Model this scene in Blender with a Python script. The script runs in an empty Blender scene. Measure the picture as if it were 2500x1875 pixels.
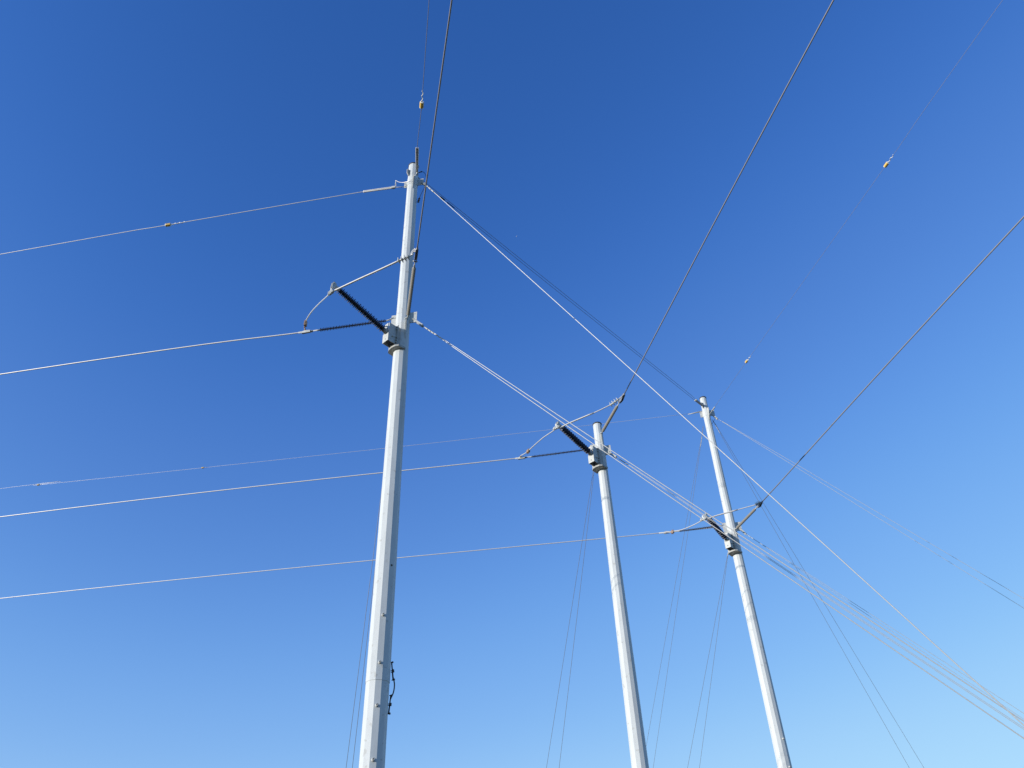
import bpy, bmesh, math, random
from mathutils import Vector, Matrix
R_ = math.radians
random.seed(4)
scene = bpy.context.scene
COL = scene.collection

# ---------------------------------------------------------------- camera
cam_data = bpy.data.cameras.new("camera")
cam_data.sensor_width = 36.0
cam_data.lens = 1950.0 / 2500.0 * 36.0
cam_data.clip_end = 6000.0
cam = bpy.data.objects.new("camera", cam_data)
COL.objects.link(cam)
cam.matrix_world = Matrix(((0.9990611, 0.043323, 0.0, 0.0),
                           (0.0268461, -0.6190905, -0.7848607, 0.0),
                           (-0.0340025, 0.7841238, -0.6196723, 1.6),
                           (0, 0, 0, 1)))
scene.camera = cam

# ---------------------------------------------------------------- sky and sun
SUN_AZ, SUN_EL = 240.0, 10.0          # compass azimuth (0 = +Y, 90 = +X) and elevation
world = bpy.data.worlds.new("World")
scene.world = world
world.use_nodes = True
nt = world.node_tree
nt.nodes.clear()
sky = nt.nodes.new('ShaderNodeTexSky')
sky.sky_type = 'NISHITA'
sky.sun_disc = False
sky.sun_elevation = R_(SUN_EL)
sky.sun_rotation = R_(SUN_AZ)
sky.altitude = 1200.0
sky.air_density = 1.0
sky.dust_density = 0.0
sky.ozone_density = 2.0
hsv = nt.nodes.new('ShaderNodeHueSaturation')
hsv.inputs['Saturation'].default_value = 1.12
SKY = 0.12
sc_in = nt.nodes.new('ShaderNodeVectorMath'); sc_in.operation = 'SCALE'; sc_in.inputs['Scale'].default_value = SKY
cv = nt.nodes.new('ShaderNodeRGBCurve')          # how this clear winter air deepens the blue overhead and pales it lower down
cm = cv.mapping
for ci, pts in enumerate((((.027, .026), (.050, .083), (.105, .218), (.221, .405), (.45, .50), (1.0, .52)),
                          ((.068, .109), (.115, .222), (.215, .440), (.439, .700), (.7, .77), (1.0, .78)),
                          ((.143, .392), (.228, .630), (.380, .868), (.661, .985), (1.0, 1.0)))):
    c = cm.curves[ci]
    c.points[0].location = (0, 0); c.points[1].location = pts[-1]
    for p in pts[:-1]: c.points.new(*p)
    for p in c.points: p.handle_type = 'AUTO'
cm.extend = 'HORIZONTAL'
cm.update()
sc_out = nt.nodes.new('ShaderNodeVectorMath'); sc_out.operation = 'SCALE'; sc_out.inputs['Scale'].default_value = 1.0 / SKY
bg = nt.nodes.new('ShaderNodeBackground')
bg.inputs['Strength'].default_value = SKY
wo = nt.nodes.new('ShaderNodeOutputWorld')
nt.links.new(sky.outputs[0], hsv.inputs['Color'])
nt.links.new(hsv.outputs[0], sc_in.inputs[0])
nt.links.new(sc_in.outputs[0], cv.inputs['Color'])
nt.links.new(cv.outputs[0], sc_out.inputs[0])
nt.links.new(sc_out.outputs[0], bg.inputs['Color'])
nt.links.new(bg.outputs[0], wo.inputs['Surface'])

sd = bpy.data.lights.new("sun", 'SUN')
sd.energy = 5.0
sd.angle = R_(0.53)
sd.color = (1.0, 0.965, 0.90)
sun = bpy.data.objects.new("sun", sd)
COL.objects.link(sun)
sdir = Vector((math.sin(R_(SUN_AZ)) * math.cos(R_(SUN_EL)), math.cos(R_(SUN_AZ)) * math.cos(R_(SUN_EL)), math.sin(R_(SUN_EL))))
sun.rotation_euler = sdir.to_track_quat('Z', 'Y').to_euler()
sun.location = sdir * 80

vs = scene.view_settings
vs.view_transform = 'Standard'
vs.look = 'None'
vs.exposure = 0.0
vs.gamma = 1.0
vs.use_curve_mapping = False

# ---------------------------------------------------------------- surveyed points of the site, in metres
PT = {
 'AX1': [(-2.924,16.031,0.0),(-2.907,16.031,23.489)],
 'AX2': [(2.958,22.868,0.0),(2.913,22.868,17.678)],
 'AX3': [(8.43,28.837,0.0),(8.55,28.837,23.061)],
 'L1': [(-3.208,16.072,16.763),(-3.393,16.098,16.715),(-5.3,16.366,16.725),(-5.524,16.398,16.726),(-5.888,16.449,16.736),(-14.914,17.718,16.771)],
 'B1': [(-2.768,15.727,16.4),(-2.708,15.587,16.375),(-2.362,14.076,16.67),(-2.31,13.862,16.629),(-2.218,13.473,16.618),(-0.813,7.244,16.518)],
 'P1': [(-3.225,15.684,15.855),(-3.273,15.63,15.887),(-4.336,14.449,16.339),(-4.455,14.317,16.267),(-4.47,14.301,16.091)],
 'L2': [(2.656,22.904,16.703),(2.426,22.937,16.703),(0.583,23.196,16.683),(0.356,23.228,16.682),(-0.003,23.278,16.694),(-19.336,25.995,16.856)],
 'B2': [(2.977,22.621,17.114),(3.014,22.474,17.107),(3.391,20.962,17.039),(3.452,20.715,17.013),(3.551,20.32,17.005),(6.662,7.843,17.08)],
 'P2': [(2.577,22.491,16.186),(2.516,22.422,16.21),(1.54,21.338,16.578),(1.404,21.187,16.581),(1.374,21.154,16.43)],
 'L3': [(8.16,28.887,16.722),(7.965,28.915,16.713),(6.505,29.12,16.669),(6.214,29.161,16.67),(5.675,29.236,16.682),(-23.253,33.302,16.968)],
 'B3': [(8.569,28.629,16.395),(8.601,28.498,16.36),(9.002,26.889,16.314),(9.038,26.747,16.302),(9.12,26.417,16.303),(12.484,12.924,16.249)],
 'P3': [(8.16,28.444,15.748),(8.073,28.348,15.826),(7.315,27.506,16.333),(7.088,27.254,16.347),(7.05,27.212,16.153)],
 'JL1': [(-5.749,16.44,16.957),(-5.71,16.374,17.004),(-5.707,16.369,17.116),(-5.463,15.961,17.031),(-5.081,15.323,16.703),(-4.606,14.528,16.223)],
 'JB1': [(-4.372,14.265,16.118),(-3.8,14.055,16.232),(-3.098,13.796,16.354),(-2.671,13.639,16.44),(-2.517,13.583,16.444),(-2.394,13.538,16.476),(-2.333,13.515,16.552),(-2.283,13.497,16.618)],
 'JL2': [(0.185,23.182,16.729),(0.369,22.869,16.634),(0.449,22.732,16.608),(0.528,22.597,16.609),(0.931,21.91,16.554),(1.268,21.335,16.432)],
 'JB2': [(1.499,21.106,16.389),(1.802,20.99,16.476),(2.574,20.694,16.619),(2.938,20.555,16.708),(3.13,20.481,16.765),(3.262,20.431,16.834),(3.386,20.383,16.898),(3.497,20.341,16.975)],
 'JL3': [(5.925,29.146,16.669),(6.062,28.912,16.538),(6.134,28.787,16.477),(6.19,28.69,16.461),(6.414,28.306,16.309),(6.729,27.763,16.188),(6.934,27.411,16.141)],
 'JB3': [(7.149,27.174,16.115),(7.517,27.033,16.172),(8.278,26.74,16.224),(8.825,26.53,16.26),(8.93,26.49,16.275),(9.019,26.456,16.295),(9.095,26.427,16.318)],
 'R1a': [(-2.61,15.988,16.608),(-2.362,15.953,16.345),(-2.11,15.918,16.079),(-1.573,15.843,15.496),(2.96,15.206,10.643),(8.336,14.45,4.953)],
 'R1b': [(-2.61,15.988,16.608),(-2.362,15.953,16.345),(-2.111,15.918,16.101),(-1.574,15.843,15.546),(2.985,15.202,10.823),(8.444,14.435,5.22)],
 'R1t': [(-2.6,15.988,22.558),(-2.462,15.968,22.419),(-2.186,15.929,21.988),(3.272,15.162,13.359),(8.418,14.439,5.156)],
 'R2a': [(3.196,22.828,16.491),(3.397,22.8,16.272),(3.515,22.784,16.157),(3.754,22.75,15.916),(4.429,22.655,15.205),(12.505,21.52,6.804)],
 'R2b': [(3.196,22.828,16.491),(3.397,22.8,16.272),(3.515,22.784,16.157),(3.757,22.75,15.942),(4.434,22.654,15.244),(12.52,21.518,6.842)],
 'R3a': [(8.814,28.795,16.508),(8.989,28.771,16.251),(9.143,28.749,16.088),(10.136,28.609,15.119),(16.33,27.739,8.797)],
 'R3b': [(8.814,28.795,16.508),(8.989,28.771,16.251),(9.143,28.749,16.088),(10.127,28.611,15.077),(16.26,27.749,8.622)],
 'R3t': [(8.812,28.8,22.085),(8.951,28.78,21.874),(9.134,28.754,21.702),(11.062,28.484,19.742),(17.871,27.527,12.602)],
 'R3u': [(8.812,28.8,22.085),(8.951,28.78,21.874),(9.134,28.754,21.702),(11.034,28.487,19.623),(17.734,27.546,12.262)],
 'F1a': [(-2.96,16.225,16.2),(-5.081,24.047,7.604)],
 'F1b': [(-2.961,16.225,16.0),(-4.858,23.793,7.534)],
 'F2a': [(2.781,23.407,16.623),(2.703,23.72,16.382),(0.654,31.936,8.709)],
 'F2b': [(2.785,23.392,16.529),(2.722,23.642,16.332),(1.064,30.292,8.325)],
 'F3a': [(8.371,29.421,15.893),(8.318,29.635,15.715),(6.639,36.366,9.459)],
 'F3b': [(8.375,29.406,15.886),(8.325,29.605,15.7),(6.917,35.254,9.2)],
 'F3t': [(8.428,29.312,21.87),(8.356,29.601,21.52),(5.742,40.087,10.326)],
 'F3u': [(8.424,29.329,21.882),(8.347,29.635,21.544),(5.413,41.404,10.634)],
 'M3a': [(8.831,29.153,22.116),(8.952,29.287,21.959),(16.244,37.386,9.303)],
 'M3b': [(8.831,29.153,22.116),(8.986,29.325,22.006),(17.49,38.77,9.562)],
 'Sa': [(-2.479,16.512,23.145),(0.932,20.34,22.995),(7.21,27.386,22.767),(8.016,28.291,22.698)],
 'Sb': [(-2.488,16.501,23.046),(0.924,20.331,22.84),(7.029,27.183,22.617),(7.967,28.236,22.568)],
 'Send': (8.063,28.299,22.588),
 'W1L': [(-3.105,16.059,22.518),(-3.47,16.11,22.567),(-4.524,16.258,22.6),(-11.139,17.188,22.504),(-17.115,18.028,22.372)],
 'W1B': [(-2.737,15.764,22.734),(-2.614,14.788,22.734),(-2.304,13.314,22.734),(-1.75,10.236,22.734)],
 'W3L': [(8.319,28.869,22.365),(8.01,28.913,22.33),(0.838,29.92,22.405),(-5.083,30.753,22.487),(-14.987,32.145,22.685),(-23.535,33.346,22.883),(-25.605,33.637,22.95)],
 'W3B': [(8.68,28.296,21.991),(8.732,28.085,21.988),(9.504,24.989,21.975),(11.868,15.508,21.844),(13.135,10.426,21.797)],
 'lug1': [(-2.861,15.823,8.164),(-2.854,15.826,7.184),(-2.853,15.826,6.358),(-2.844,15.83,5.384)],
 'hole1': [(-2.776,15.889,9.298)],
 'lug3': [(8.531,28.645,8.56),(8.549,28.653,7.684)],
 'joint': [(-2.92,15.838,6.854),(2.873,22.708,14.712),(8.43,28.68,14.543)],
 'gr1': [(-2.66,16.076,7.188),(-2.634,16.081,7.001),(-2.593,16.088,6.841),(-2.603,16.086,6.681),(-2.656,16.077,6.539),(-2.667,16.075,6.353)],
 'jump1': [(-3.468,16.11,22.913),(-3.351,16.043,22.734),(-3.178,15.949,22.583),(-2.987,15.852,22.512),(-2.837,15.781,22.575),(-2.744,15.708,22.689)],
 'lead1': [(-2.713,16.065,23.218),(-2.623,16.081,23.276),(-2.542,16.095,23.203),(-2.491,16.104,23.04),(-2.478,16.106,22.851),(-2.499,16.103,22.68)],
 'lead1b': [(-2.499,15.973,22.346),(-2.582,15.985,22.079),(-2.657,15.996,21.835),(-2.695,16.001,21.604)],
 'lead3': [(8.851,28.794,21.878),(8.755,28.808,21.738),(8.68,28.818,21.617),(8.647,28.823,21.49)],
 'speck': (2.013,98.906,114.354),
 'camR': [(0.9990611,0.043323,0.0),(0.0268461,-0.6190905,-0.7848607),(-0.0340025,0.7841238,-0.6196723)],
}
V = Vector
def U(az):
    a = R_(az); return V((math.sin(a), math.cos(a), 0.0))
UP = V((0, 0, 1))
AZ_L, AZ_B, AZ_P, AZ_R, AZ_F, AZ_M = -82.0, 166.0, 222.0, 98.0, -14.0, 42.0
def pt(k): return [V(p) for p in PT[k]]

# ---------------------------------------------------------------- materials
def mat(name, col, rough=0.5, metal=0.0, noise=0.0, nscale=6.0, spots=None, bump=0.0, spec=0.5, streak=False):
    m = bpy.data.materials.new(name); m.use_nodes = True
    t = m.node_tree; b = t.nodes['Principled BSDF']
    b.inputs['Roughness'].default_value = rough
    b.inputs['Metallic'].default_value = metal
    b.inputs['Specular IOR Level'].default_value = spec
    tc = t.nodes.new('ShaderNodeTexCoord')
    last = None
    def mixc(fac_socket, c, prev):
        mx = t.nodes.new('ShaderNodeMix'); mx.data_type = 'RGBA'
        t.links.new(fac_socket, mx.inputs[0])
        if prev is None: mx.inputs[6].default_value = (*col, 1)
        else: t.links.new(prev, mx.inputs[6])
        mx.inputs[7].default_value = (*c, 1)
        return mx.outputs[2]
    if noise:
        mp = t.nodes.new('ShaderNodeMapping')
        mp.inputs['Scale'].default_value = (1, 1, 0.25) if streak else (1, 1, 1)
        t.links.new(tc.outputs['Object'], mp.inputs['Vector'])
        n = t.nodes.new('ShaderNodeTexNoise'); n.inputs['Scale'].default_value = nscale
        n.inputs['Detail'].default_value = 6; n.inputs['Roughness'].default_value = 0.65
        t.links.new(mp.outputs[0], n.inputs['Vector'])
        rp = t.nodes.new('ShaderNodeValToRGB')
        rp.color_ramp.elements[0].position = 0.35; rp.color_ramp.elements[1].position = 0.7
        t.links.new(n.outputs['Fac'], rp.inputs[0])
        last = mixc(rp.outputs[0], tuple(c * (1 - noise) for c in col), last)
    if spots:
        n2 = t.nodes.new('ShaderNodeTexNoise'); n2.inputs['Scale'].default_value = spots[1]
        n2.inputs['Detail'].default_value = 3
        t.links.new(tc.outputs['Object'], n2.inputs['Vector'])
        rp2 = t.nodes.new('ShaderNodeValToRGB')
        rp2.color_ramp.elements[0].position = spots[2]; rp2.color_ramp.elements[1].position = spots[2] + 0.05
        t.links.new(n2.outputs['Fac'], rp2.inputs[0])
        last = mixc(rp2.outputs[0], spots[0], last)
    if last is not None: t.links.new(last, b.inputs['Base Color'])
    else: b.inputs['Base Color'].default_value = (*col, 1)
    if bump:
        n3 = t.nodes.new('ShaderNodeTexNoise'); n3.inputs['Scale'].default_value = 60
        t.links.new(tc.outputs['Object'], n3.inputs['Vector'])
        bp = t.nodes.new('ShaderNodeBump'); bp.inputs['Strength'].default_value = bump; bp.inputs['Distance'].default_value = 0.01
        t.links.new(n3.outputs['Fac'], bp.inputs['Height']); t.links.new(bp.outputs[0], b.inputs['Normal'])
    return m
M = {
    'pole': mat('galvanised_pole_steel', (0.60, 0.615, 0.605), 0.5, 0.0, 0.17, 2.6, ((0.46, 0.46, 0.44), 7.0, 0.64), 0.10, 0.25, True),
    'galv': mat('galvanised_hardware', (0.52, 0.52, 0.49), 0.5, 0.0, 0.2, 18.0, ((0.33, 0.29, 0.22), 30.0, 0.66), 0.1),
    'band': mat('weathered_clamp_steel', (0.40, 0.40, 0.375), 0.55, 0.0, 0.25, 12.0, ((0.30, 0.25, 0.18), 22.0, 0.6), 0.1),
    'cap': mat('black_pole_cap', (0.035, 0.036, 0.04), 0.6),
    'alu': mat('aluminium_conductor', (0.76, 0.72, 0.67), 0.45, 0.45, 0.15, 25.0),
    'dull': mat('shaded_conductor', (0.30, 0.295, 0.31), 0.5, 0.25, 0.15, 25.0),  # darker copy of the aluminium: overhead wires' lack of sun glint put into the colour
    'guy': mat('galvanised_guy_strand', (0.56, 0.55, 0.53), 0.5, 0.4, 0.15, 25.0),
    'sili': mat('grey_silicone_rubber', (0.30, 0.28, 0.245), 0.55, 0.0, 0.15, 12.0),
    'shaded_sheds': mat('shaded_polymer_sheds', (0.055, 0.058, 0.085), 0.42, 0.0, 0.15, 12.0),  # same rubber as the grey sheds, with the shade between them put into the colour
    'bronze': mat('dark_bronze', (0.045, 0.038, 0.034), 0.5, 0.5),
    'hole': mat('dark_hole', (0.015, 0.015, 0.016), 0.9),
    'rust': mat('rusty_bolt', (0.36, 0.24, 0.16), 0.6, 0.2, 0.3, 30.0),
    'yellow': mat('yellow_plastic', (0.78, 0.50, 0.09), 0.35, 0.0, 0.2, 40.0),
    'white': mat('white_pvc_rod', (0.80, 0.80, 0.78), 0.35),
    'bird': mat('white_feathers', (0.85, 0.85, 0.85), 0.6),
}

# ---------------------------------------------------------------- mesh building
ORG = {}
class MB:
    def __init__(s): s.v = []; s.f = []; s.sm = []
    def face(s, idx, smooth=False): s.f.append(idx); s.sm.append(smooth)
    def tube(s, pts, r, n=8, cap=True, smooth=True):
        pts = [V(p) for p in pts]; rs = r if isinstance(r, (list, tuple)) else [r] * len(pts)
        T = []
        for i in range(len(pts)):
            a = pts[max(i - 1, 0)]; b = pts[min(i + 1, len(pts) - 1)]; T.append((b - a).normalized())
        ref = UP if abs(T[0].z) < 0.9 else V((1, 0, 0))
        nrm = (ref - T[0] * ref.dot(T[0])).normalized()
        base = len(s.v)
        for i, p in enumerate(pts):
            nrm = (nrm - T[i] * nrm.dot(T[i])).normalized(); bn = T[i].cross(nrm)
            for j in range(n):
                a = 2 * math.pi * j / n
                s.v.append(p + (nrm * math.cos(a) + bn * math.sin(a)) * rs[i])
        for i in range(len(pts) - 1):
            for j in range(n):
                j2 = (j + 1) % n
                s.face((base + i * n + j, base + i * n + j2, base + (i + 1) * n + j2, base + (i + 1) * n + j), smooth)
        if cap:
            s.face(tuple(base + j for j in reversed(range(n))))
            s.face(tuple(base + (len(pts) - 1) * n + j for j in range(n)))
        return s
    def lathe(s, o, d, prof, n=20, smooth=True, phase=0.0, ref=None, cap=True):
        o = V(o); d = V(d).normalized()
        if ref is None: ref = UP if abs(d.z) < 0.9 else V((1, 0, 0))
        u = (ref - d * ref.dot(d)).normalized(); w = d.cross(u); base = len(s.v)
        for (h, r) in prof:
            for j in range(n):
                a = 2 * math.pi * (j + phase) / n
                s.v.append(o + d * h + (u * math.cos(a) + w * math.sin(a)) * r)
        for i in range(len(prof) - 1):
            for j in range(n):
                j2 = (j + 1) % n
                s.face((base + i * n + j, base + i * n + j2, base + (i + 1) * n + j2, base + (i + 1) * n + j), smooth)
        if cap:
            s.face(tuple(base + j for j in reversed(range(n))))
            s.face(tuple(base + (len(prof) - 1) * n + j for j in range(n)))
        return s
    def box(s, c, ax, ay, az_, hx, hy, hz):
        c = V(c); base = len(s.v)
        for sx in (-1, 1):
            for sy in (-1, 1):
                for sz in (-1, 1): s.v.append(c + ax * hx * sx + ay * hy * sy + az_ * hz * sz)
        for f in ((0, 1, 3, 2), (4, 6, 7, 5), (0, 4, 5, 1), (2, 3, 7, 6), (0, 2, 6, 4), (1, 5, 7, 3)):
            s.face(tuple(base + i for i in f))
        return s
    def prism(s, o, u, w, poly, th):
        o = V(o); nn = u.cross(w).normalized() * th * 0.5; base = len(s.v); k = len(poly)
        for sg in (-1, 1):
            for (a, b) in poly: s.v.append(o + u * a + w * b + nn * sg)
        s.face(tuple(base + i for i in reversed(range(k)))); s.face(tuple(base + k + i for i in range(k)))
        for i in range(k):
            j = (i + 1) % k; s.face((base + i, base + j, base + k + j, base + k + i))
        return s
    def cell(s, o, u, w, x0, x1, y0, y1, hx, hy, hr, th, n=16):
        """a rectangular piece of plate with one round hole through it"""
        o = V(o); nn = u.cross(w).normalized() * th * 0.5; base = len(s.v)
        outer = []; inner = []
        for j in range(n):
            a = 2 * math.pi * j / n + math.pi / n; ca, sa = math.cos(a), math.sin(a)
            t = min(((x1 - hx) / ca if ca > 1e-6 else 1e9), ((x0 - hx) / ca if ca < -1e-6 else 1e9),
                    ((y1 - hy) / sa if sa > 1e-6 else 1e9), ((y0 - hy) / sa if sa < -1e-6 else 1e9))
            outer.append((hx + ca * t, hy + sa * t)); inner.append((hx + ca * hr, hy + sa * hr))
        for (cx, cy) in ((x0, y0), (x1, y0), (x1, y1), (x0, y1)):     # snap the nearest ray to each corner
            q = min(range(n), key=lambda i: (outer[i][0] - cx) ** 2 + (outer[i][1] - cy) ** 2); outer[q] = (cx, cy)
        for sg in (-1, 1):
            for loop in (outer, inner):
                for (a, b) in loop: s.v.append(o + u * a + w * b + nn * sg)
        for j in range(n):
            k = (j + 1) % n
            s.face((base + j, base + n + j, base + n + k, base + k))
            s.face((base + 2 * n + j, base + 2 * n + k, base + 3 * n + k, base + 3 * n + j))
            s.face((base + j, base + k, base + 2 * n + k, base + 2 * n + j))
            s.face((base + n + j, base + 3 * n + j, base + 3 * n + k, base + n + k))
        return s
    def bolt(s, p, d, r=0.018, l=0.03, shank=None):
        s.lathe(V(p), d, [(0, r), (l, r)], 6, False)
        return s
    def build(s, name, m, parent=None, recalc=True):
        o0 = ORG[parent.name] if parent is not None else None
        if o0 is None: o0 = s.v[0].copy() if s.v else V((0, 0, 0))
        me = bpy.data.meshes.new(name)
        me.from_pydata([tuple(p - o0) for p in s.v], [], s.f)
        me.polygons.foreach_set('use_smooth', s.sm)
        if recalc:
            bm = bmesh.new(); bm.from_mesh(me); bmesh.ops.recalc_face_normals(bm, faces=bm.faces); bm.to_mesh(me); bm.free()
        me.materials.append(m); me.update()
        ob = bpy.data.objects.new(name, me); COL.objects.link(ob)
        if parent is not None: ob.parent = parent
        else: ob.location = o0
        ORG[ob.name] = o0
        return ob
def thing(name, loc, label, cat, group=None):
    o = bpy.data.objects.new(name, None); COL.objects.link(o); o.location = loc; o.empty_display_size = 0.2
    ORG[o.name] = V(loc); o['label'] = label; o['category'] = cat
    if group: o['group'] = group
    return o
def lerp(a, b, t): return a + (b - a) * t
def cat_rom(P, n=8):
    P = [V(p) for p in P]; out = []
    for i in range(len(P) - 1):
        p0 = P[i - 1] if i else P[0] * 2 - P[1]; p1, p2 = P[i], P[i + 1]
        p3 = P[i + 2] if i + 2 < len(P) else P[i + 1] * 2 - P[i]
        for j in range(n):
            t = j / n
            out.append(0.5 * ((2 * p1) + (p2 - p0) * t + (2 * p0 - 5 * p1 + 4 * p2 - p3) * t * t + (3 * p1 - p0 - 3 * p2 + p3) * t ** 3))
    out.append(P[-1]); return out
def helix(a, b, r, turns, ph=0.0, n=12):
    d = (b - a); ax = d.normalized(); ref = UP if abs(ax.z) < 0.9 else V((1, 0, 0))
    u = (ref - ax * ref.dot(ax)).normalized(); w = ax.cross(u); k = int(turns * n)
    return [a + d * (i / k) + (u * math.cos(ph + 2 * math.pi * turns * i / k) + w * math.sin(ph + 2 * math.pi * turns * i / k)) * r for i in range(k + 1)]

# ---------------------------------------------------------------- ground
g = MB(); n = 40; S = 2400.0
for i in range(n + 1):
    for j in range(n + 1):
        x = (i / n - 0.5) * S; y = (j / n - 0.5) * S
        far = max(0.0, math.hypot(x, y) - 120) / 400
        g.v.append(V((x, y, min(far, 1) * (math.sin(x * 0.011) * 1.2 + math.cos(y * 0.013 + x * 0.004) * 1.2))))
for i in range(n):
    for j in range(n): a = i * (n + 1) + j; g.face((a, a + n + 1, a + n + 2, a + 1), True)
gm = bpy.data.materials.new('dry_grassland'); gm.use_nodes = True
t = gm.node_tree; b = t.nodes['Principled BSDF']; b.inputs['Roughness'].default_value = 0.95
tc = t.nodes.new('ShaderNodeTexCoord'); n1 = t.nodes.new('ShaderNodeTexNoise'); n1.inputs['Scale'].default_value = 0.35; n1.inputs['Detail'].default_value = 10
rp = t.nodes.new('ShaderNodeValToRGB')
rp.color_ramp.elements[0].position = 0.35; rp.color_ramp.elements[0].color = (0.035, 0.042, 0.02, 1)
rp.color_ramp.elements[1].position = 0.65; rp.color_ramp.elements[1].color = (0.07, 0.068, 0.045, 1)
t.links.new(tc.outputs['Object'], n1.inputs['Vector']); t.links.new(n1.outputs['Fac'], rp.inputs[0]); t.links.new(rp.outputs[0], b.inputs['Base Color'])
go = g.build('ground', gm, None, False); go['kind'] = 'structure'

# ---------------------------------------------------------------- poles
POLE = {1: dict(d0=0.525, d1=0.295, joint=6.85, name='nearest'),
        2: dict(d0=0.520, d1=0.275, joint=5.2, name='middle'),
        3: dict(d0=0.535, d1=0.262, joint=6.4, name='far')}
def axis_pt(k, z):
    a, b = pt('AX%d' % k); return a + (b - a) * (z / b.z)
def rad(k, z):
    p = POLE[k]; zt = PT['AX%d' % k][1][2]; return 0.5 * (p['d0'] + (p['d1'] - p['d0']) * z / zt)
def ring12(m, k, z0, z1, add=0.0, zs=None, cap=True):
    a0, a1 = axis_pt(k, z0), axis_pt(k, z1); c = math.cos(R_(15))
    m.lathe(a0, a1 - a0, [(0, (rad(k, z0) + add) / c), ((a1 - a0).length, (rad(k, z1) + add) / c)], 12, False, 0.5, U(AZ_B), cap)
def sleeve(m, k, z0, z1, add):
    """a 12-sided band round the shaft, open where the shaft passes through"""
    c = math.cos(R_(15)); a0, a1 = axis_pt(k, z0), axis_pt(k, z1); L_ = (a1 - a0).length
    m.lathe(a0, a1 - a0, [(0, (rad(k, z0) - 0.01) / c), (0, (rad(k, z0) + add) / c), (L_, (rad(k, z1) + add) / c), (L_, (rad(k, z1) - 0.01) / c)], 12, False, 0.5, U(AZ_B), False)
def vang(m, k, az, z0, z1, out, holes=((0.75, 0.8), (0.75, 0.2)), th=0.022, chamfer=0.0):
    """vertical plate with two bolt holes standing out of the collar"""
    c = axis_pt(k, (z0 + z1) / 2); u = U(az); r0 = rad(k, z0) - 0.005; zm = (z0 + z1) / 2
    x0, x1 = r0, out; hr = 0.017
    zc = [(zm, z1), (z0, zm)]
    for (ya, yb), (fx, fy) in zip(zc, holes):
        m.cell(V((c.x, c.y, 0)), u, UP, x0, x1, ya, yb, x0 + (x1 - x0) * fx, z0 + (z1 - z0) * fy, hr, th)
def shackle(m, p, d, L_=0.10, r=0.011, w=0.028):
    """U-shaped bow with a pin at p and its bow towards d"""
    d = V(d).normalized(); s_ = d.cross(UP).normalized()
    pts = [p + s_ * w, p + s_ * w + d * L_ * 0.6]
    for i in range(1, 6):
        a = math.pi * i / 6; pts.append(p + d * (L_ * 0.6 + math.sin(a) * L_ * 0.4) + s_ * w * math.cos(a))
    pts += [p - s_ * w + d * L_ * 0.6, p - s_ * w]
    m.tube(pts, r, 8); m.tube([p + s_ * (w + 0.025), p - s_ * (w + 0.025)], r * 1.1, 8)

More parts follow.
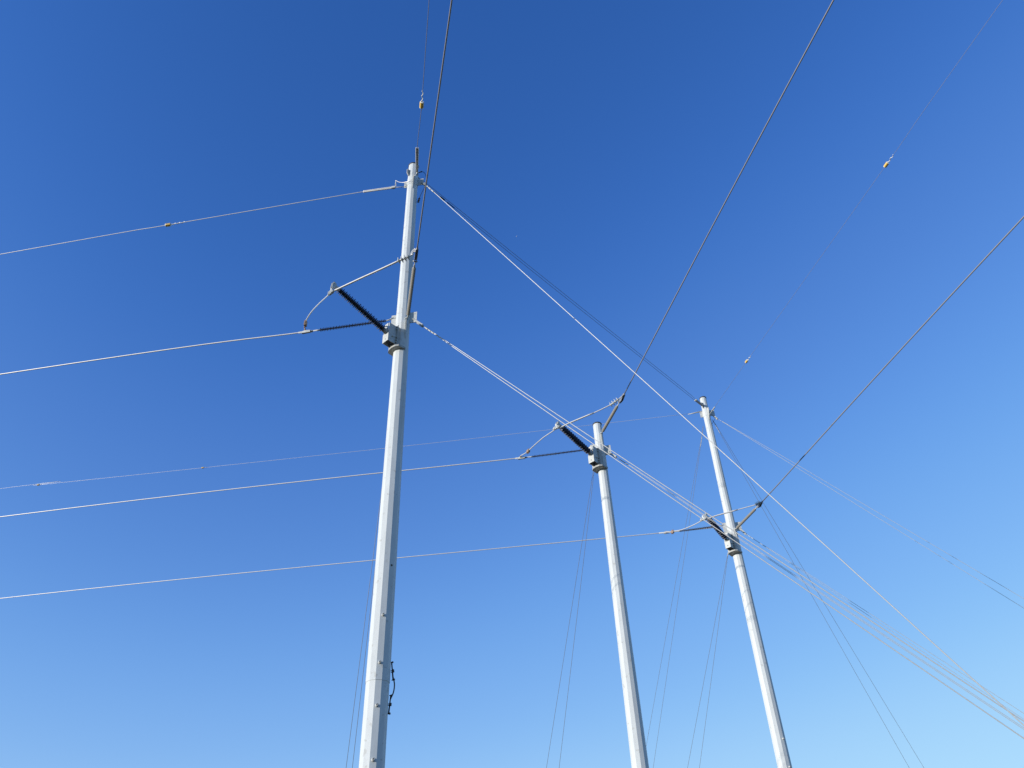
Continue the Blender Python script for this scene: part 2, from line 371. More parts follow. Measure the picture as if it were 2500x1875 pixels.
POLE_LABEL = {1: 'tall twelve sided galvanised steel pole, nearest and widest, with step nuts down its shaft',
              2: 'shorter middle galvanised steel pole whose capped top ends just above its insulators',
              3: 'tall galvanised steel pole farthest right, with wires fixed at its capped top'}
POLES = {}
for k in (1, 2, 3):
    zt = PT['AX%d' % k][1][2]; J = POLE[k]['joint']
    root = thing('steel_transmission_pole', axis_pt(k, 0), POLE_LABEL[k], 'utility pole', 'three steel poles of the power line')
    POLES[k] = root
    m = MB(); ring12(m, k, -0.5, J + 0.35); m.build('lower_shaft', M['pole'], root)
    m = MB(); ring12(m, k, J, zt - 0.02, 0.007); m.build('upper_shaft', M['pole'], root)
    m = MB(); a = axis_pt(k, zt - 0.02)
    m.lathe(a, UP, [(0, rad(k, zt) + 0.022), (0.035, rad(k, zt) + 0.024), (0.05, rad(k, zt) + 0.012)], 32, True); m.build('end_cap', M['cap'], root)
    # phase-level collar with its four vangs
    zc = {1: 16.60, 2: 16.60, 3: 16.55}[k]
    m = MB(); sleeve(m, k, zc - 0.22, zc + 0.26, 0.010); m.build('vang_collar', M['pole'], root)
    rr = rad(k, zc)
    m = MB(); vang(m, k, AZ_L, zc - 0.20, zc + 0.27, 0.33); m.build('vang', M['galv'], root)
    m = MB(); zr = PT['R%da' % k][0][2]; vang(m, k, AZ_R, zr - 0.10, zr + 0.28, rr + 0.21); m.build('vang', M['galv'], root)
    m = MB(); vang(m, k, AZ_F, zc - 0.45, zc - 0.05, rr + 0.24); m.build('vang', M['galv'], root)
    m = MB()
    bz = PT['B%d' % k][0][2]
    c = axis_pt(k, bz); cz = V((c.x, c.y, 0)); bo = (V(PT['B%d' % k][0]) - c).dot(U(AZ_B)); r1 = rad(k, bz) - 0.004
    S0 = cz + U(140) * r1; E0 = V(PT['B%d' % k][0]); E0 = V((E0.x, E0.y, 0)); ub = (E0 - S0); lb = ub.length; ub.normalize()
    m.prism(S0, ub, UP, [(-0.02, bz - 0.55), (0.03, bz - 0.55), (lb * 0.55, bz - 0.28), (lb + 0.04, bz - 0.06), (lb + 0.04, bz + 0.05), (lb - 0.03, bz + 0.07), (-0.02, bz + 0.12)], 0.022)
    m.build('vang', M['galv'], root)
    # standoff bracket for the post insulator (az 222): channel box on a saddle plate
    pb = V(PT['P%d' % k][1]); zb = pb.z; c = axis_pt(k, zb); cz = V((c.x, c.y, 0)); u = U(AZ_P); s_ = U(AZ_P - 90)   # s_ points to the right-hand side (az 132)
    o_b = (pb - c).dot(u); xo = o_b - 0.02; xi = xo - 0.24; r1 = rad(k, zb)
    z0, z1 = zb - 0.38, zb + 0.30
    br = MB(); hw = 0.105
    for sg in (-1, 1):
        br.box(cz + u * (xo + xi) / 2 + s_ * sg * hw + UP * (z0 + z1) / 2, u, s_, UP, (xo - xi) / 2, 0.009, (z1 - z0) / 2 - 0.03)
    br.cell(cz + u * (xo + 0.010), s_, UP, -hw - 0.01, hw + 0.01, z0 + 0.03, zb - 0.06, 0.0, z0 + 0.12, 0.018, 0.018)
    br.cell(cz + u * (xo + 0.010), s_, UP, -hw * 0.75, hw * 0.75, zb + 0.09, zb + 0.27, 0.0, zb + 0.19, 0.022, 0.018)
    bo_ = br.build('standoff_bracket', M['galv'], root)
    sm_ = MB()
    sm_.box(cz + u * (xi - 0.012) + UP * (z0 + z1) / 2, u, s_, UP, 0.010, 0.175, (z1 - z0) / 2)
    for sg in (-1, 1):
        sm_.box(cz + u * ((xi + r1 * 0.8) / 2 - 0.012) + s_ * sg * 0.120 + UP * (z0 + z1) / 2, u, s_, UP, (xi - r1 * 0.8) / 2 - 0.011, 0.008, (z1 - z0) / 2 - 0.02)
    # curved lower seat round the shaft
    arc = [(r1 * 0.2, -0.235), (xi * 0.9, -0.215), (xi + 0.03, -0.13), (xi + 0.05, 0.0), (xi + 0.03, 0.13), (xi * 0.9, 0.215), (r1 * 0.2, 0.235)]
    sm_.prism(cz + UP * (z0 - 0.035), u, s_, arc, 0.06)
    sm_.build('saddle_plate', M['band'], bo_)
    for (ds, dz) in ((0.142, -0.30), (0.142, -0.22), (0.142, -0.12), (0.142, 0.16), (0.142, 0.24), (-0.142, -0.3), (-0.142, 0.2)):
        bm_ = MB(); bm_.bolt(cz + u * (xi - 0.002) + s_ * ds + UP * (zb + dz), u, 0.02, 0.035); bm_.build('bolt', M['galv'], bo_)
    bm_ = MB(); bm_.bolt(cz + u * (xi + 0.12) + s_ * (hw + 0.009) + UP * (zb - 0.15), s_, 0.024, 0.04); bm_.build('bolt', M['galv'], bo_)

    if k in (1, 3):    # shield-wire hardware near the top
        zs = {1: 22.60, 3: 22.20}[k]
        m = MB(); sleeve(m, k, zs - 0.17, zs + 0.17, 0.015); m.build('top_collar', M['pole'], root)
        for az, dz, ro in ((AZ_L, 0.0, 0.27), (AZ_R, 0.02, 0.36), (AZ_F, -0.05, 0.27)):
            m = MB(); vang(m, k, az, zs - 0.15 + dz, zs + 0.15 + dz, ro); m.build('vang', M['galv'], root)
        c = axis_pt(k, zs); cz = V((c.x, c.y, 0)); r1 = rad(k, zs)
        m = MB(); m.prism(cz, U(AZ_B), UP, [(r1, zs - 0.42), (r1 + 0.02, zs - 0.42), (r1 + 0.09, zs - 0.15), (r1 + 0.16, zs + 0.02), (r1 + 0.16, zs + 0.16), (r1, zs + 0.2)], 0.02); m.build('vang', M['galv'], root)
        zh = zt - 0.50 if k == 1 else zt - 0.48
        m = MB(); sleeve(m, k, zh - 0.05, zh + 0.05, 0.008); m.build('top_collar', M['pole'], root)
        for az in (AZ_P, AZ_M):
            m = MB(); r1 = rad(k, zh)
            m.prism(cz, U(az), UP, [(r1 - 0.005, zh - 0.14), (r1 + 0.05, zh - 0.14), (r1 + 0.105, zh - 0.06), (r1 + 0.105, zh + 0.14), (r1 - 0.005, zh + 0.16)], 0.026); m.build('vang', M['band'], root)
    # step nuts
    for p in (pt('lug1') if k == 1 else pt('lug3') if k == 3 else []):
        c = axis_pt(k, p.z); d = U(AZ_B if k == 1 else 158)
        c0 = V((c.x, c.y, p.z)) + d * (rad(k, p.z) - 0.005)
        m = MB(); m.lathe(c0, d, [(0, 0.033), (0.012, 0.034), (0.014, 0.028), (0.07, 0.028), (0.075, 0.024), (0.075, 0.013), (0.03, 0.012)], 18); sn = m.build('step_nut', M['galv'], root)
        m = MB(); m.lathe(c0 + d * 0.032, d, [(0, 0.0125), (0.004, 0.0125)], 12); m.build('nut_hole', M['hole'], sn)
    if k == 1:
        p = pt('hole1')[0]; c = axis_pt(1, p.z); d = U(136)
        m = MB(); m.lathe(V((c.x, c.y, p.z)) + d * (rad(1, p.z) + 0.004), d, [(0, 0.024), (0.010, 0.022)], 12); m.build('dark_hole_disc', M['bronze'], root)  # dark disc on the facet, painted shade of an open step hole

# ---------------------------------------------------------------- insulators
def sheds(m, a, b, core, r_big, r_small, pitch, n=22):
    d = b - a; L_ = d.length; prof = [(0, core)]; s_ = pitch * 0.4; i = 0
    while s_ < L_ - pitch * 0.5:
        r = r_big if i % 2 == 0 else r_small
        prof += [(s_, core), (s_ + 0.010, r - 0.003), (s_ + 0.0125, r), (s_ + 0.015, r - 0.003), (s_ + 0.022, core + 0.012), (s_ + 0.028, core)]
        s_ += pitch; i += 1
    prof.append((L_, core)); m.lathe(a, d, prof, n)
def fitting(m, a, b, r):
    d = b - a; L_ = d.length
    m.lathe(a, d, [(0, r), (L_ * 0.7, r), (L_ * 0.75, r * 0.8), (L_, r * 0.8)], 14)
WHICH = {1: 'nearest pole', 2: 'middle pole', 3: 'farthest right pole'}
for k in (1, 2, 3):
    # post insulator holding the jumper out
    P = pt('P%d' % k)
    root = thing('post_insulator', P[0], 'thick dark ribbed post insulator slanting up and out from the ' + WHICH[k], 'insulator', 'thick post insulators')
    d = (P[2] - P[1]).normalized(); tip = P[2] + d * 0.16
    m = MB(); sheds(m, P[1] + d * 0.10, P[2], 0.050, 0.112, 0.090, 0.047, 26); m.build('weather_sheds', M['shaded_sheds'], root)
    m = MB(); m.lathe(P[1] - d * 0.14, d, [(0, 0.075), (0.16, 0.078), (0.17, 0.066), (0.25, 0.062)], 22); m.build('base_fitting', M['band'], root)
    m = MB(); m.lathe(P[2], d, [(0, 0.055), (0.07, 0.055), (0.075, 0.045), (0.11, 0.045)], 18)
    s_ = d.cross(UP).normalized()
    for sg in (-1, 1): m.prism(P[2] + d * 0.16 + s_ * 0.03 * sg, d, UP, [(-0.06, -0.05), (0.03, -0.16), (0.07, -0.15), (0.05, 0.05), (0.02, 0.09), (-0.06, 0.08)], 0.014)
    ef = m.build('end_fitting', M['galv'], root)
    m = MB(); m.tube([P[2] + d * 0.18 + s_ * 0.07 + UP * 0.03, P[2] + d * 0.18 - s_ * 0.07 + UP * 0.03], 0.013, 8); m.build('pin', M['galv'], ef)
    # jumper clamp under the tip
    q = P[4]; jd = (pt('JB%d' % k)[0] - pt('JL%d' % k)[-1]).normalized(); sd_ = jd.cross(UP).normalized()
    m = MB(); m.box(q, jd, sd_, UP, 0.11, 0.03, 0.045); m.box(q + UP * 0.08, jd, sd_, UP, 0.035, 0.02, 0.06)
    m.lathe(q - jd * 0.15, jd, [(0, 0.024), (0.3, 0.024)], 10)
    cl = m.build('jumper_clamp', M['galv'], root)
    for sx in (-0.07, 0.0, 0.07):
        m = MB(); m.tube([q + jd * sx + UP * 0.03 + sd_ * 0.05, q + jd * sx - UP * 0.10 + sd_ * 0.03], 0.009, 6); m.build('bolt', M['galv'], cl)
    # strain insulator towards the left-hand line
    Lp = pt('L%d' % k)
    root = thing('strain_insulator', Lp[0], 'slim dark ribbed insulator pulling level to the left off the ' + WHICH[k], 'insulator', 'slim insulators of the left hand wires')
    m = MB(); sheds(m, Lp[1], Lp[2], 0.017, 0.055, 0.046, 0.046, 18); m.build('weather_sheds', M['shaded_sheds'], root)
    m = MB(); dd = (Lp[1] - Lp[0]).normalized(); fitting(m, lerp(Lp[0], Lp[1], 0.25), Lp[1] + dd * 0.03, 0.02); shackle(m, Lp[0] - dd * 0.03, dd); m.build('end_fitting', M['galv'], root)
    m = MB(); dd = (Lp[3] - Lp[2]).normalized(); m.lathe(Lp[2] - dd * 0.02, dd, [(0, 0.024), (0.09, 0.022), (0.1, 0.015), ((Lp[3] - Lp[2]).length, 0.015)], 14); shackle(m, Lp[3] + dd * 0.02, -dd, 0.07); m.build('end_fitting', M['galv'], root)
    # dead-end clamp
    e = lerp(Lp[3], Lp[4], 1.0); dd = (Lp[4] - Lp[3]).normalized()
    root = thing('dead_end_clamp', Lp[3], 'pale metal dead end clamp gripping the left hand wire of the ' + WHICH[k], 'cable clamp', 'left hand dead end clamps')
    m = MB(); m.tube([Lp[3] - dd * 0.02, Lp[3] + dd * 0.12, e], [0.022, 0.03, 0.024], 12); s_ = dd.cross(UP).normalized()
    m.prism(lerp(Lp[3], e, 0.45), dd, UP, [(-0.14, -0.035), (0.10, -0.05), (0.13, 0.0), (0.02, 0.05), (-0.14, 0.035)], 0.05)
    m.build('clamp_body', M['galv'], root)
    jt = pt('JL%d' % k)
    m = MB(); tp = jt[0]; bp_ = lerp(Lp[3], e, 0.45)
    m.tube([bp_, lerp(bp_, tp, 0.6), tp], [0.026, 0.022, 0.018], 10); td = (tp - bp_).normalized()
    for f in (0.35, 0.7): m.tube([lerp(bp_, tp, f) + s_ * 0.05, lerp(bp_, tp, f) - s_ * 0.05], 0.012, 6)
    m.build('terminal_pad', M['rust'], root)
    # strain insulator towards the overhead line
    Bp = pt('B%d' % k); Bp[1] = lerp(Bp[0], Bp[1], 1.0)
    root = thing('strain_insulator', Bp[0], 'slim sunlit grey ribbed insulator rising to the overhead wire above the ' + WHICH[k], 'insulator', 'slim insulators of the overhead wires')
    dd = (Bp[2] - Bp[1]).normalized()
    m = MB(); sheds(m, Bp[1] + dd * 0.03, Bp[2] - dd * 0.02, 0.020, 0.055, 0.050, 0.036, 18); m.build('weather_sheds', M['sili'], root)
    m = MB(); m.lathe(Bp[1] - dd * 0.06, dd, [(0, 0.022), (0.09, 0.022)], 12); shackle(m, Bp[0], (Bp[1] - Bp[0]), 0.1); m.build('end_fitting', M['galv'], root)
    m = MB(); d2 = (Bp[3] - Bp[2]).normalized(); m.lathe(Bp[2] - d2 * 0.03, d2, [(0, 0.024), (0.1, 0.022), (0.11, 0.015), ((Bp[3] - Bp[2]).length, 0.015)], 12); m.build('end_fitting', M['galv'], root)
    root = thing('dead_end_clamp', Bp[3], 'bolted grey clamp starting the overhead wire of the ' + WHICH[k], 'cable clamp', 'overhead dead end clamps')
    u = (Bp[4] - Bp[3]); L_ = u.length; u.normalize(); s_ = u.cross(UP).normalized(); w = s_.cross(u).normalized()
    m = MB()
    for sg in (-1, 1): m.prism(Bp[3] + s_ * sg * 0.028, u, w, [(-0.03, -0.025), (L_ * 0.5, -0.085), (L_ + 0.02, -0.03), (L_ + 0.03, 0.03), (L_ * 0.4, 0.03), (-0.03, 0.025)], 0.016)
    m.tube([Bp[3] + u * (L_ * 0.15), Bp[3] + u * (L_ + 0.08)], 0.026, 10)
    m.build('clamp_body', M['dull'], root)
    m = MB(); m.tube([Bp[3] + s_ * 0.06, Bp[3] - s_ * 0.06], 0.015, 8); m.build('pin', M['galv'], root)
    # jumper cable
    JLp, JBp = pt('JL%d' % k), pt('JB%d' % k)
    path = cat_rom([JLp[0]] + JLp[1:] + [P[4]] + JBp, 8)
    root = thing('jumper_cable', JLp[0], {1: 'stiff bright jumper cable looping round the post insulator of the nearest pole', 2: 'curved jumper cable hung from the post insulator of the middle pole', 3: 'flat jumper cable crossing in front of the farthest right pole'}[k], 'cable', 'jumper cables')
    m = MB(); m.tube(path, 0.0175, 10); m.build('conductor', M['alu'], root)
    m = MB(); a = JBp[1]; rr_ = [JBp[0], JBp[1], JBp[2]] + ([JBp[3]] if k == 1 else [])
    m.tube(cat_rom([lerp(P[4], JBp[0], 0.6)] + rr_, 5), 0.026, 10); m.build('armour_rods', M['alu'], root)
    # bolted connector near the left clamp
    q = JLp[1] if k != 2 else lerp(JLp[1], JLp[2], 0.7); q = JLp[1] if k == 1 else JLp[2]
    dd = (JLp[2] - JLp[1]).normalized(); s_ = dd.cross(UP)
    s_ = s_.normalized() if s_.length > 0.1 else V((1, 0, 0)); w = s_.cross(dd).normalized()
    m = MB(); m.box(q, dd, s_, w, 0.075, 0.035, 0.045)
    cn = m.build('parallel_groove_connector', M['rust'], root)
    for sx in (-0.05, 0, 0.05):
        m = MB(); m.tube([q + dd * sx + w * 0.085, q + dd * sx - w * 0.085], 0.014, 6); m.build('bolt', M['rust'], cn)
    # U bolts of the clamp end
    i0, i1 = (3, 5) if k == 1 else (4, 6) if k == 2 else (4, 6)
    a, b_ = JBp[i0], JBp[min(i1, len(JBp) - 1)]
    a = a + (a - b_) * 0.15
    dd = (b_ - a).normalized(); s_ = dd.cross(UP).normalized(); w = s_.cross(dd)
    m = MB(); m.tube([a, b_], 0.030, 8); ub = m.build('bolted_saddle', M['galv'], root)
    for i in range(4):
        q = lerp(a, b_, (i + 0.4) / 4)
        m = MB()
        for sg in (-1, 1): m.tube([q + s_ * 0.045 * sg + w * 0.065, q + s_ * 0.045 * sg - w * 0.065], 0.013, 6)
        m.tube([q + s_ * 0.06 - w * 0.05, q - s_ * 0.06 - w * 0.05], 0.012, 6)
        m.build('u_bolt', M['galv'], ub)
    if k == 1:     # the little loop where the jumper turns into the clamp
        c = lerp(JBp[6], JBp[7], 0.5); uu = (JBp[7] - JBp[4]).normalized()
        m = MB(); m.tube([c + (uu * math.cos(a_) + UP * math.sin(a_)) * 0.075 for a_ in [i * math.pi / 8 for i in range(-2, 13)]], 0.016, 8); m.build('turned_end', M['alu'], root)

# ---------------------------------------------------------------- line conductors and shield wires
def wire(name, pts, r, m_, label, cat, group, n=8, dense=10):
    root = thing(name, pts[0], label, cat, group)
    mb = MB(); mb.tube(cat_rom(pts, dense), r, n); mb.build('strand', m_, root)
    return root
def extend(a, b, dists, drop):
    d = V((b.x - a.x, b.y - a.y, 0)); d.normalize(); sl = (b.z - a.z) / max((V((b.x, b.y, 0)) - V((a.x, a.y, 0))).length, 1e-3)
    return [b + d * s_ + UP * (sl * s_ * 0.5 + dr) for s_, dr in zip(dists, drop)]
LN = {1: 'uppermost thick bright conductor running left from the nearest pole', 2: 'thick bright conductor running left from the middle pole', 3: 'lowest conductor running left, from the farthest right pole'}
BN = {1: 'dark conductor rising from the nearest pole to the top picture edge', 2: 'dark conductor rising steeply to the top right from the middle pole', 3: 'dark conductor rising from the farthest right pole to the right edge'}
for k in (1, 2, 3):
    Lp = pt('L%d' % k); e = Lp[4]; d = (Lp[4] - Lp[3]).normalized()
    wire('conductor_cable', [e - d * 0.1, e, Lp[5]] + extend(e, Lp[5], (40, 110), (-0.7, -2.4)), 0.018, M['alu'], LN[k], 'power line', 'conductors going left')
    Bp = pt('B%d' % k); e = Bp[4]
    wire('conductor_cable', [e, Bp[5]] + extend(e, Bp[5], (30, 90), (-0.5, -2.2)), 0.0175 if k != 3 else 0.019, M['dull'], BN[k], 'power line', 'conductors going overhead')
# shield wires
def ribbed(m, a, b, r, n=12, pitch=0.022):
    d = b - a; L_ = d.length; prof = []; k = int(L_ / pitch)
    for i in range(k + 1):
        prof += [(i * pitch, r * 0.8), (i * pitch + pitch * 0.5, r)]
    m.lathe(a, d, prof, n)
W = pt('W1L')
root = thing('shield_wire', W[1], 'topmost thin bright wire running left from the nearest pole top', 'overhead wire', 'shield wires')
m = MB(); m.tube(cat_rom([W[1], W[2], W[3], W[4]] + extend(W[3], W[4], (40, 110), (-0.7, -2.2)), 10), 0.011, 8); m.build('strand', M['alu'], root)
d = (W[2] - W[1]).normalized()
for sg in (-1, 1):
    m = MB(); off = UP * 0.026 * sg; ribbed(m, W[1] + d * 0.08 + off, W[2] + off, 0.024); m.build('dead_end_grip', M['alu'], root)
m = MB(); shackle(m, W[0] - d * 0.05, d, 0.1); m.tube([W[0] + d * 0.06, W[1] + d * 0.12], 0.012, 8); m.box(W[1] + d * 0.06, d, d.cross(UP), UP, 0.06, 0.03, 0.04); m.build('clevis_link', M['galv'], root)
W = pt('W1B')
root = thing('shield_wire', W[0], 'thin dark wire rising straight up from the nearest pole top to the picture edge', 'overhead wire', 'shield wires')
m = MB(); m.tube(cat_rom([W[0], W[1], W[2], W[3]] + extend(W[2], W[3], (30, 90), (-0.5, -2.0)), 10), 0.0085, 8); m.build('strand', M['dull'], root)
d = (W[1] - W[0]).normalized(); s_ = d.cross(UP)
for sg in (-1, 1):
    m = MB(); off = s_ * 0.030 * sg; ribbed(m, W[0] + d * 0.05 + off * 0.5, W[1] + off, 0.026); m.build('dead_end_grip', M['alu'], root)
m = MB(); shackle(m, W[0] - d * 0.03, d, 0.1); m.build('clevis_link', M['galv'], root)
W = pt('W3L')
root = thing('shield_wire', W[0], 'faint thin wire running left from the farthest right pole top behind the nearest pole', 'overhead wire', 'shield wires')
m = MB(); m.tube(cat_rom(W[1:] + extend(W[-2], W[-1], (40, 110), (-0.7, -2.2)), 6), 0.0062, 8); m.build('strand', M['alu'], root)
d = (W[1] - W[0]).normalized(); m = MB(); m.tube([W[0], W[1], W[1] + d * 0.25], [0.028, 0.026, 0.012], 10); m.build('dead_end_grip', M['galv'], root)
m = MB(); shackle(m, W[0] - d * 0.06, d, 0.1); m.build('clevis_link', M['galv'], root)
W = pt('W3B')
root = thing('shield_wire', W[0], 'faint thin wire rising from the farthest right pole top to the upper right', 'overhead wire', 'shield wires')
m = MB(); m.tube(cat_rom(W + extend(W[-2], W[-1], (30, 90), (-0.5, -2.0)), 8), 0.005, 8); m.build('strand', M['dull'], root)
d = (W[1] - W[0]).normalized(); m = MB(); m.tube([W[0] - d * 0.02, W[1], W[1] + d * 0.06], [0.028, 0.026, 0.018], 10); m.build('dead_end_grip', M['galv'], root)
c = axis_pt(3, W[0].z); m = MB(); m.tube([V((c.x, c.y, W[0].z)) + U(AZ_B) * 0.24, W[0]], 0.012, 8); m.build('clevis_link', M['galv'], root)

# bird-flight markers on the shield wires
def marker(a, b, label, size=1.0, rods=2.4, rl=0.42, rod=None):
    """yellow reflector drum at a with a white spiral rod towards b"""
    d = (b - a).normalized(); root = thing('line_marker', a, label, 'wire marker', 'yellow markers on the shield wires')
    s_ = d.cross(UP).normalized()
    m = MB(); r = 0.062 * size; L_ = 0.17 * size; prof = [(-L_ / 2, 0.010)]
    for i in range(5):
        h = -L_ / 2 + L_ * i / 4.5; prof += [(h, r * 0.88), (h + L_ * 0.05, r), (h + L_ * 0.14, r), (h + L_ * 0.17, r * 0.86)]
    prof.append((L_ / 2, 0.010)); m.lathe(a, d, prof, 20); dr = m.build('reflector_drum', M['yellow'], root)
    m = MB()
    for sg in (-1, 1): m.lathe(a + d * sg * L_ * 0.5, d, [(-0.012 * size, r * 0.98), (0.012 * size, r * 0.90)], 20)
    m.build('rim', M['white'], dr)
    m = MB(); m.tube(helix(a + d * (L_ * 0.45), a + d * (L_ * 0.5 + rl * size), 0.014 * size + 0.006, rods), 0.012 * size, 7); m.build('spiral_rod', rod or M['white'], root)
W = pt('W1B'); marker(W[2], W[3], 'yellow marker with white spiral on the wire straight above the nearest pole', 1.0, 2.2, 0.36)
W = pt('W1L'); marker(W[3], W[2], 'pale yellow marker on the topmost left hand wire', 0.9, 3.6, 0.62)
W = pt('W3B'); marker(W[3], W[4], 'yellow marker with two white bars on the faint wire at the upper right', 0.85, 2.0, 0.34)
marker(W[2], W[3], 'small pale marker floating on the faint wire above the farthest right pole', 0.8, 2.0, 0.34)
W = pt('W3L'); marker(W[4], W[3], 'tiny orange marker on the faint left wire, the one nearer the poles', 0.6, 2.0, 0.3, M['rust'])
marker(W[5], W[4], 'tiny orange marker on the faint left wire beside the left picture edge', 0.6, 1.5, 0.2, M['rust'])

# ---------------------------------------------------------------- guy wires
def to_ground(a, b):
    d = b - a; t_ = (0.0 - b.z) / d.z; return b + d * max(t_, 0)
def guy(path, r, label, group, grip=None, link=None, m_=None, gripm=None):
    root = thing('guy_wire', path[0], label, 'guy wire', group)
    e = to_ground(path[-2], path[-1])
    m = MB(); m.tube(path + [e], r, 7); m.build('strand', m_ or M['guy'], root)
    if grip:
        a, b = grip; n_ = 3
        for i in range(n_):
            p, q = lerp(a, b, i / n_), lerp(a, b, (i + 0.82) / n_)
            m = MB(); ribbed(m, p, q, r * 2.3, 8, 0.03); m.build('preformed_grip', gripm or M['galv'], root)
    if link:
        a, b = link; d = (b - a).normalized(); s_ = d.cross(UP).normalized(); w = s_.cross(d)
        m = MB()
        for sg in (-1, 1): m.prism(a + s_ * 0.026 * sg, d, w, [(-0.03, -0.022), ((b - a).length + 0.03, -0.034), ((b - a).length + 0.03, 0.034), (-0.03, 0.022)], 0.012)
        m.tube([a + s_ * 0.055, a - s_ * 0.055], 0.014, 8); m.tube([b + s_ * 0.06, b - s_ * 0.06], 0.02, 10)
        m.build('yoke_link', M['galv'], root)
    return root
gR = 'guy wires slanting down to the right'
p = pt('R1a'); guy([p[1]] + p[2:], 0.0095, 'lower of the two bright guy wires from the nearest pole insulator level', gR, (lerp(p[1], p[2], 0.35), lerp(p[2], p[3], 0.15)), (p[0], p[1]))
p = pt('R1b'); guy([p[1]] + p[2:], 0.0095, 'upper of the two bright guy wires from the nearest pole insulator level', gR)
p = pt('R1t'); guy([p[1]] + p[1:], 0.0105, 'single brightest guy wire running from the nearest pole top to the lower right', gR, (p[1], p[2]), (p[0], lerp(p[0], p[1], 0.7)))
p = pt('R2a'); guy([p[1]] + p[2:], 0.0075, 'lower of the two thin guy wires leaving the middle pole to the right', gR, (p[2], p[3]), (p[0], p[1]))
p = pt('R2b'); guy([p[1]] + p[2:], 0.0075, 'upper of the two thin guy wires leaving the middle pole to the right', gR)
p = pt('R3a'); guy([p[1]] + p[2:], 0.0075, 'upper thin guy wire leaving the farthest right pole at insulator level', gR, (p[1], lerp(p[2], p[3], 0.12)), (p[0], p[1]))
p = pt('R3b'); guy([p[1]] + p[2:], 0.007, 'lower thin guy wire leaving the farthest right pole at insulator level', gR)
p = pt('R3t'); guy([p[1]] + p[2:], 0.007, 'upper faint guy wire from the farthest right pole top to the right edge', gR, (p[2], lerp(p[2], p[3], 0.12)), (p[0], p[1]))
p = pt('R3u'); guy([p[1]] + p[2:], 0.007, 'lower faint guy wire from the farthest right pole top to the right edge', gR)
gF = 'guy wires dropping away behind the poles'
M['guyd'] = mat('shaded_guy_strand', (0.22, 0.22, 0.23), 0.55, 0.2)  # darker copy of the guy strand: the wires' shadow side is put into the colour
p = pt('F1a'); guy(p, 0.0068, 'left one of the pair of thin dark wires hanging close behind the nearest pole', gF, m_=M['guyd'])
p = pt('F1b'); guy(p, 0.0068, 'right one of the pair of thin dark wires hanging close behind the nearest pole', gF, m_=M['guyd'])
p = pt('F2a'); guy(p, 0.0068, 'left one of the pair of thin dark wires hanging left of the middle pole', gF, m_=M['guyd'])
p = pt('F2b'); guy(p, 0.0068, 'right one of the pair of thin dark wires hanging left of the middle pole', gF, m_=M['guyd'])
p = pt('F3a'); guy(p, 0.0068, 'left one of the thin wires dropping from the insulator level of the farthest right pole', gF, (p[0], p[1]), m_=M['guyd'])
p = pt('F3b'); guy(p, 0.0068, 'right one of the thin wires dropping from the insulator level of the farthest right pole', gF, m_=M['guyd'])
p = pt('F3t'); guy(p, 0.0068, 'right faint wire falling from the far pole top between middle and far poles', gF, (p[1], lerp(p[1], p[2], 0.03)), (p[0] + UP * 0.06, p[0] - UP * 0.14), m_=M['guyd'])
p = pt('F3u'); guy(p, 0.0068, 'left faint wire falling from the far pole top between middle and far poles', gF, m_=M['guyd'])
gM = 'guy wires slanting down behind the farthest pole'
p = pt('M3a'); guy(p, 0.0068, 'left one of the thin dark pair crossing the bright guy bundle at lower right', gM, (p[1], lerp(p[1], p[2], 0.03)), m_=M['guyd'])
p = pt('M3b'); guy(p, 0.0068, 'right one of the thin dark pair crossing the bright guy bundle at lower right', gM, m_=M['guyd'])
# span guys between the two tall pole tops
Sa, Sb, Se = pt('Sa'), pt('Sb'), V(PT['Send'])
v1 = axis_pt(1, 23.0) + U(AZ_M) * 0.24
def span(S_, label, grip):
    root = thing('span_wire', v1, label, 'overhead wire', 'span wires between the two tall pole tops')
    m = MB(); m.tube(cat_rom([v1] + S_[:], 12) + [Se], 0.0072, 8); m.build('strand', M['guyd'], root)
    if grip:
        a, b = S_[0], S_[1]
        m = MB(); ribbed(m, lerp(a, b, 0.11), lerp(a, b, 0.15), 0.028, 8, 0.03); m.build('preformed_grip', M['bronze'], root)
        m = MB(); ribbed(m, lerp(a, b, 0.17), lerp(a, b, 0.24), 0.018, 8, 0.03); m.build('preformed_grip', M['bronze'], root)
span(Sa, 'upper one of two dark wires strung between the tops of the two tall poles', False)
span(Sb, 'lower one of two dark wires strung between the tops of the two tall poles', True)
# clevis where the span wires reach the far pole
root = thing('clevis', Se, 'dark clevis joining the twin span wires to the farthest right pole top', 'clevis')
hub = axis_pt(3, Se.z) + U(AZ_P) * (rad(3, Se.z) + 0.05); d = (Se - hub).normalized(); s_ = d.cross(UP).normalized(); w = s_.cross(d)
m = MB()
for sg in (-1, 1): m.prism(hub + s_ * 0.03 * sg, d, w, [(-0.04, -0.045), ((Se - hub).length, -0.04), ((Se - hub).length, 0.04), (-0.04, 0.045)], 0.014)
m.build('side_straps', M['band'], root)
m = MB(); m.tube([Se + s_ * 0.06, Se - s_ * 0.06], 0.032, 12); m.build('pin', M['galv'], root)

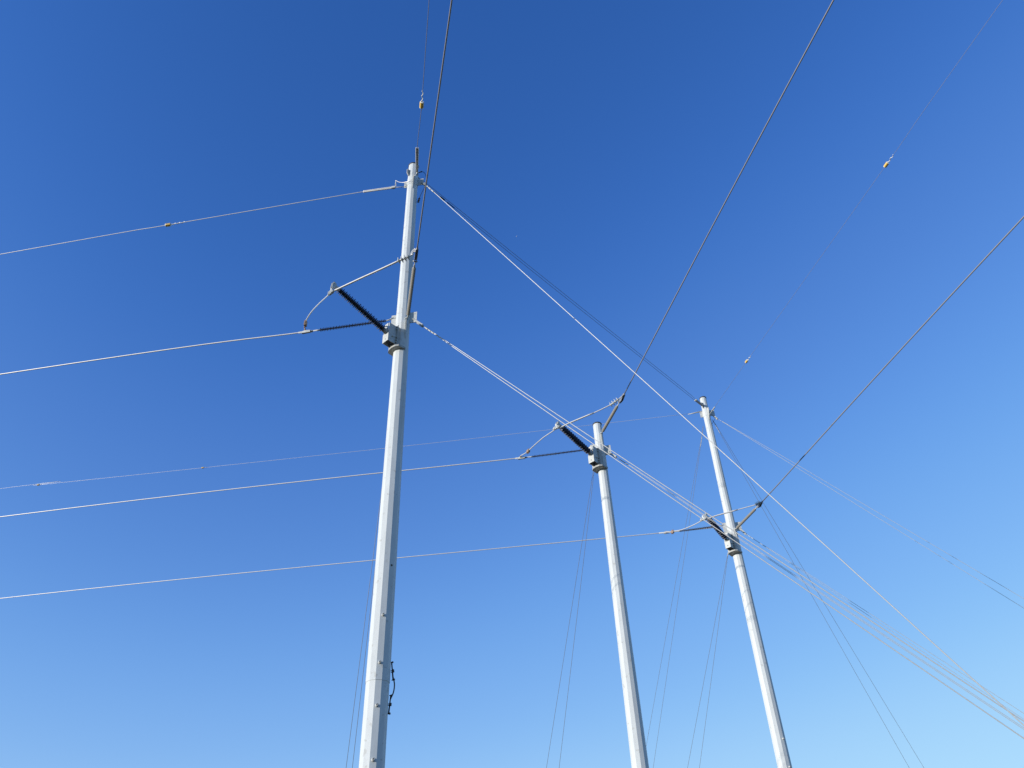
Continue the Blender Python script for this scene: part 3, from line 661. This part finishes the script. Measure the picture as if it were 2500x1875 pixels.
# ---------------------------------------------------------------- earth leads and small cables
def lump(root, p, d, n_=3, r=0.021):
    m = MB(); s_ = d.cross(V((0.3, 0.9, 0.1))).normalized(); m.tube([p - d * 0.09, p + d * 0.09], r * 0.7, 8)
    for i in range(n_):
        q = p + d * (0.08 * (i - (n_ - 1) / 2) * 2 / max(n_ - 1, 1))
        m.tube([q - s_ * 0.03, q + s_ * 0.034], r * 0.5, 6); m.lathe(q + s_ * 0.012, s_, [(0, r), (0.022, r)], 6, False)
    return m.build('bolted_lug', M['bronze'], root)
G = pt('gr1')
root = thing('bonding_cable', G[0], 'short dark bonding cable bowed over the joint on the right of the nearest pole', 'cable')
m = MB(); m.tube(cat_rom(G[1:5], 8), 0.013, 8); m.build('cable', M['bronze'], root)
for a, b in ((G[0], G[1]), (G[4], G[5])):
    lump(root, a, (b - a).normalized(), 2, 0.019); lump(root, b, (b - a).normalized(), 2, 0.022)
c = axis_pt(1, G[5].z)
J = pt('jump1')
root = thing('jumper_cable', J[0], 'small bright wire loop across the face of the nearest pole top', 'cable')
m = MB(); m.tube([V(PT['W1L'][1]) + V((0.02, 0, 0.02))] + cat_rom([J[0] - UP * 0.02] + J + [V(PT['W1B'][0]) + U(AZ_B) * 0.12], 8), 0.0095, 8); m.build('conductor', M['alu'], root)
m = MB(); q = J[0]; m.tube([q - UP * 0.22, q - UP * 0.05], 0.018, 8); m.build('bolted_lug', M['galv'], root)
J = pt('lead1')
root = thing('bonding_cable', J[0], 'thin dark bonding lead curling out to the right of the nearest pole top', 'cable', 'bonding leads')
m = MB(); m.tube(cat_rom(J, 8), 0.0085, 8); m.build('cable', M['bronze'], root); lump(root, J[0], (J[1] - J[0]).normalized(), 2)
J = pt('lead1b')
root = thing('bonding_cable', J[0], 'thin dark lead hanging from the bright guy wire clevis of the nearest pole top', 'cable', 'bonding leads')
m = MB(); m.tube(cat_rom(J[:3], 8), 0.0085, 8); m.build('cable', M['bronze'], root); lump(root, lerp(J[2], J[3], 0.5), (J[3] - J[2]).normalized(), 3, 0.03)
J = pt('lead3')
root = thing('bonding_cable', J[0], 'thin dark lead on the right side of the farthest right pole top', 'cable', 'bonding leads')
m = MB(); m.tube(cat_rom(J[:3], 8), 0.008, 8); m.build('cable', M['bronze'], root); lump(root, J[3], (J[3] - J[2]).normalized(), 2)

# ---------------------------------------------------------------- the tiny white bird high in the sky
q = V(PT['speck']); fw = V((0.5, 0.2, 0.75)).normalized(); sd_ = fw.cross(UP).normalized(); w = sd_.cross(fw)
root = thing('bird', q, 'tiny white speck of a bird in open sky right of the nearest pole', 'bird')
m = MB(); m.lathe(q - fw * 0.16, fw, [(0, 0.01), (0.06, 0.035), (0.16, 0.05), (0.25, 0.035), (0.30, 0.022), (0.34, 0.004)], 10); m.build('body', M['bird'], root)
for sg in (-1, 1):
    m = MB(); m.prism(q + w * 0.02, fw, sd_ * sg, [(-0.05, 0.02), (0.06, 0.02), (0.08, 0.12), (0.01, 0.22), (-0.02, 0.12)], 0.012); m.build('wing', M['bird'], root)
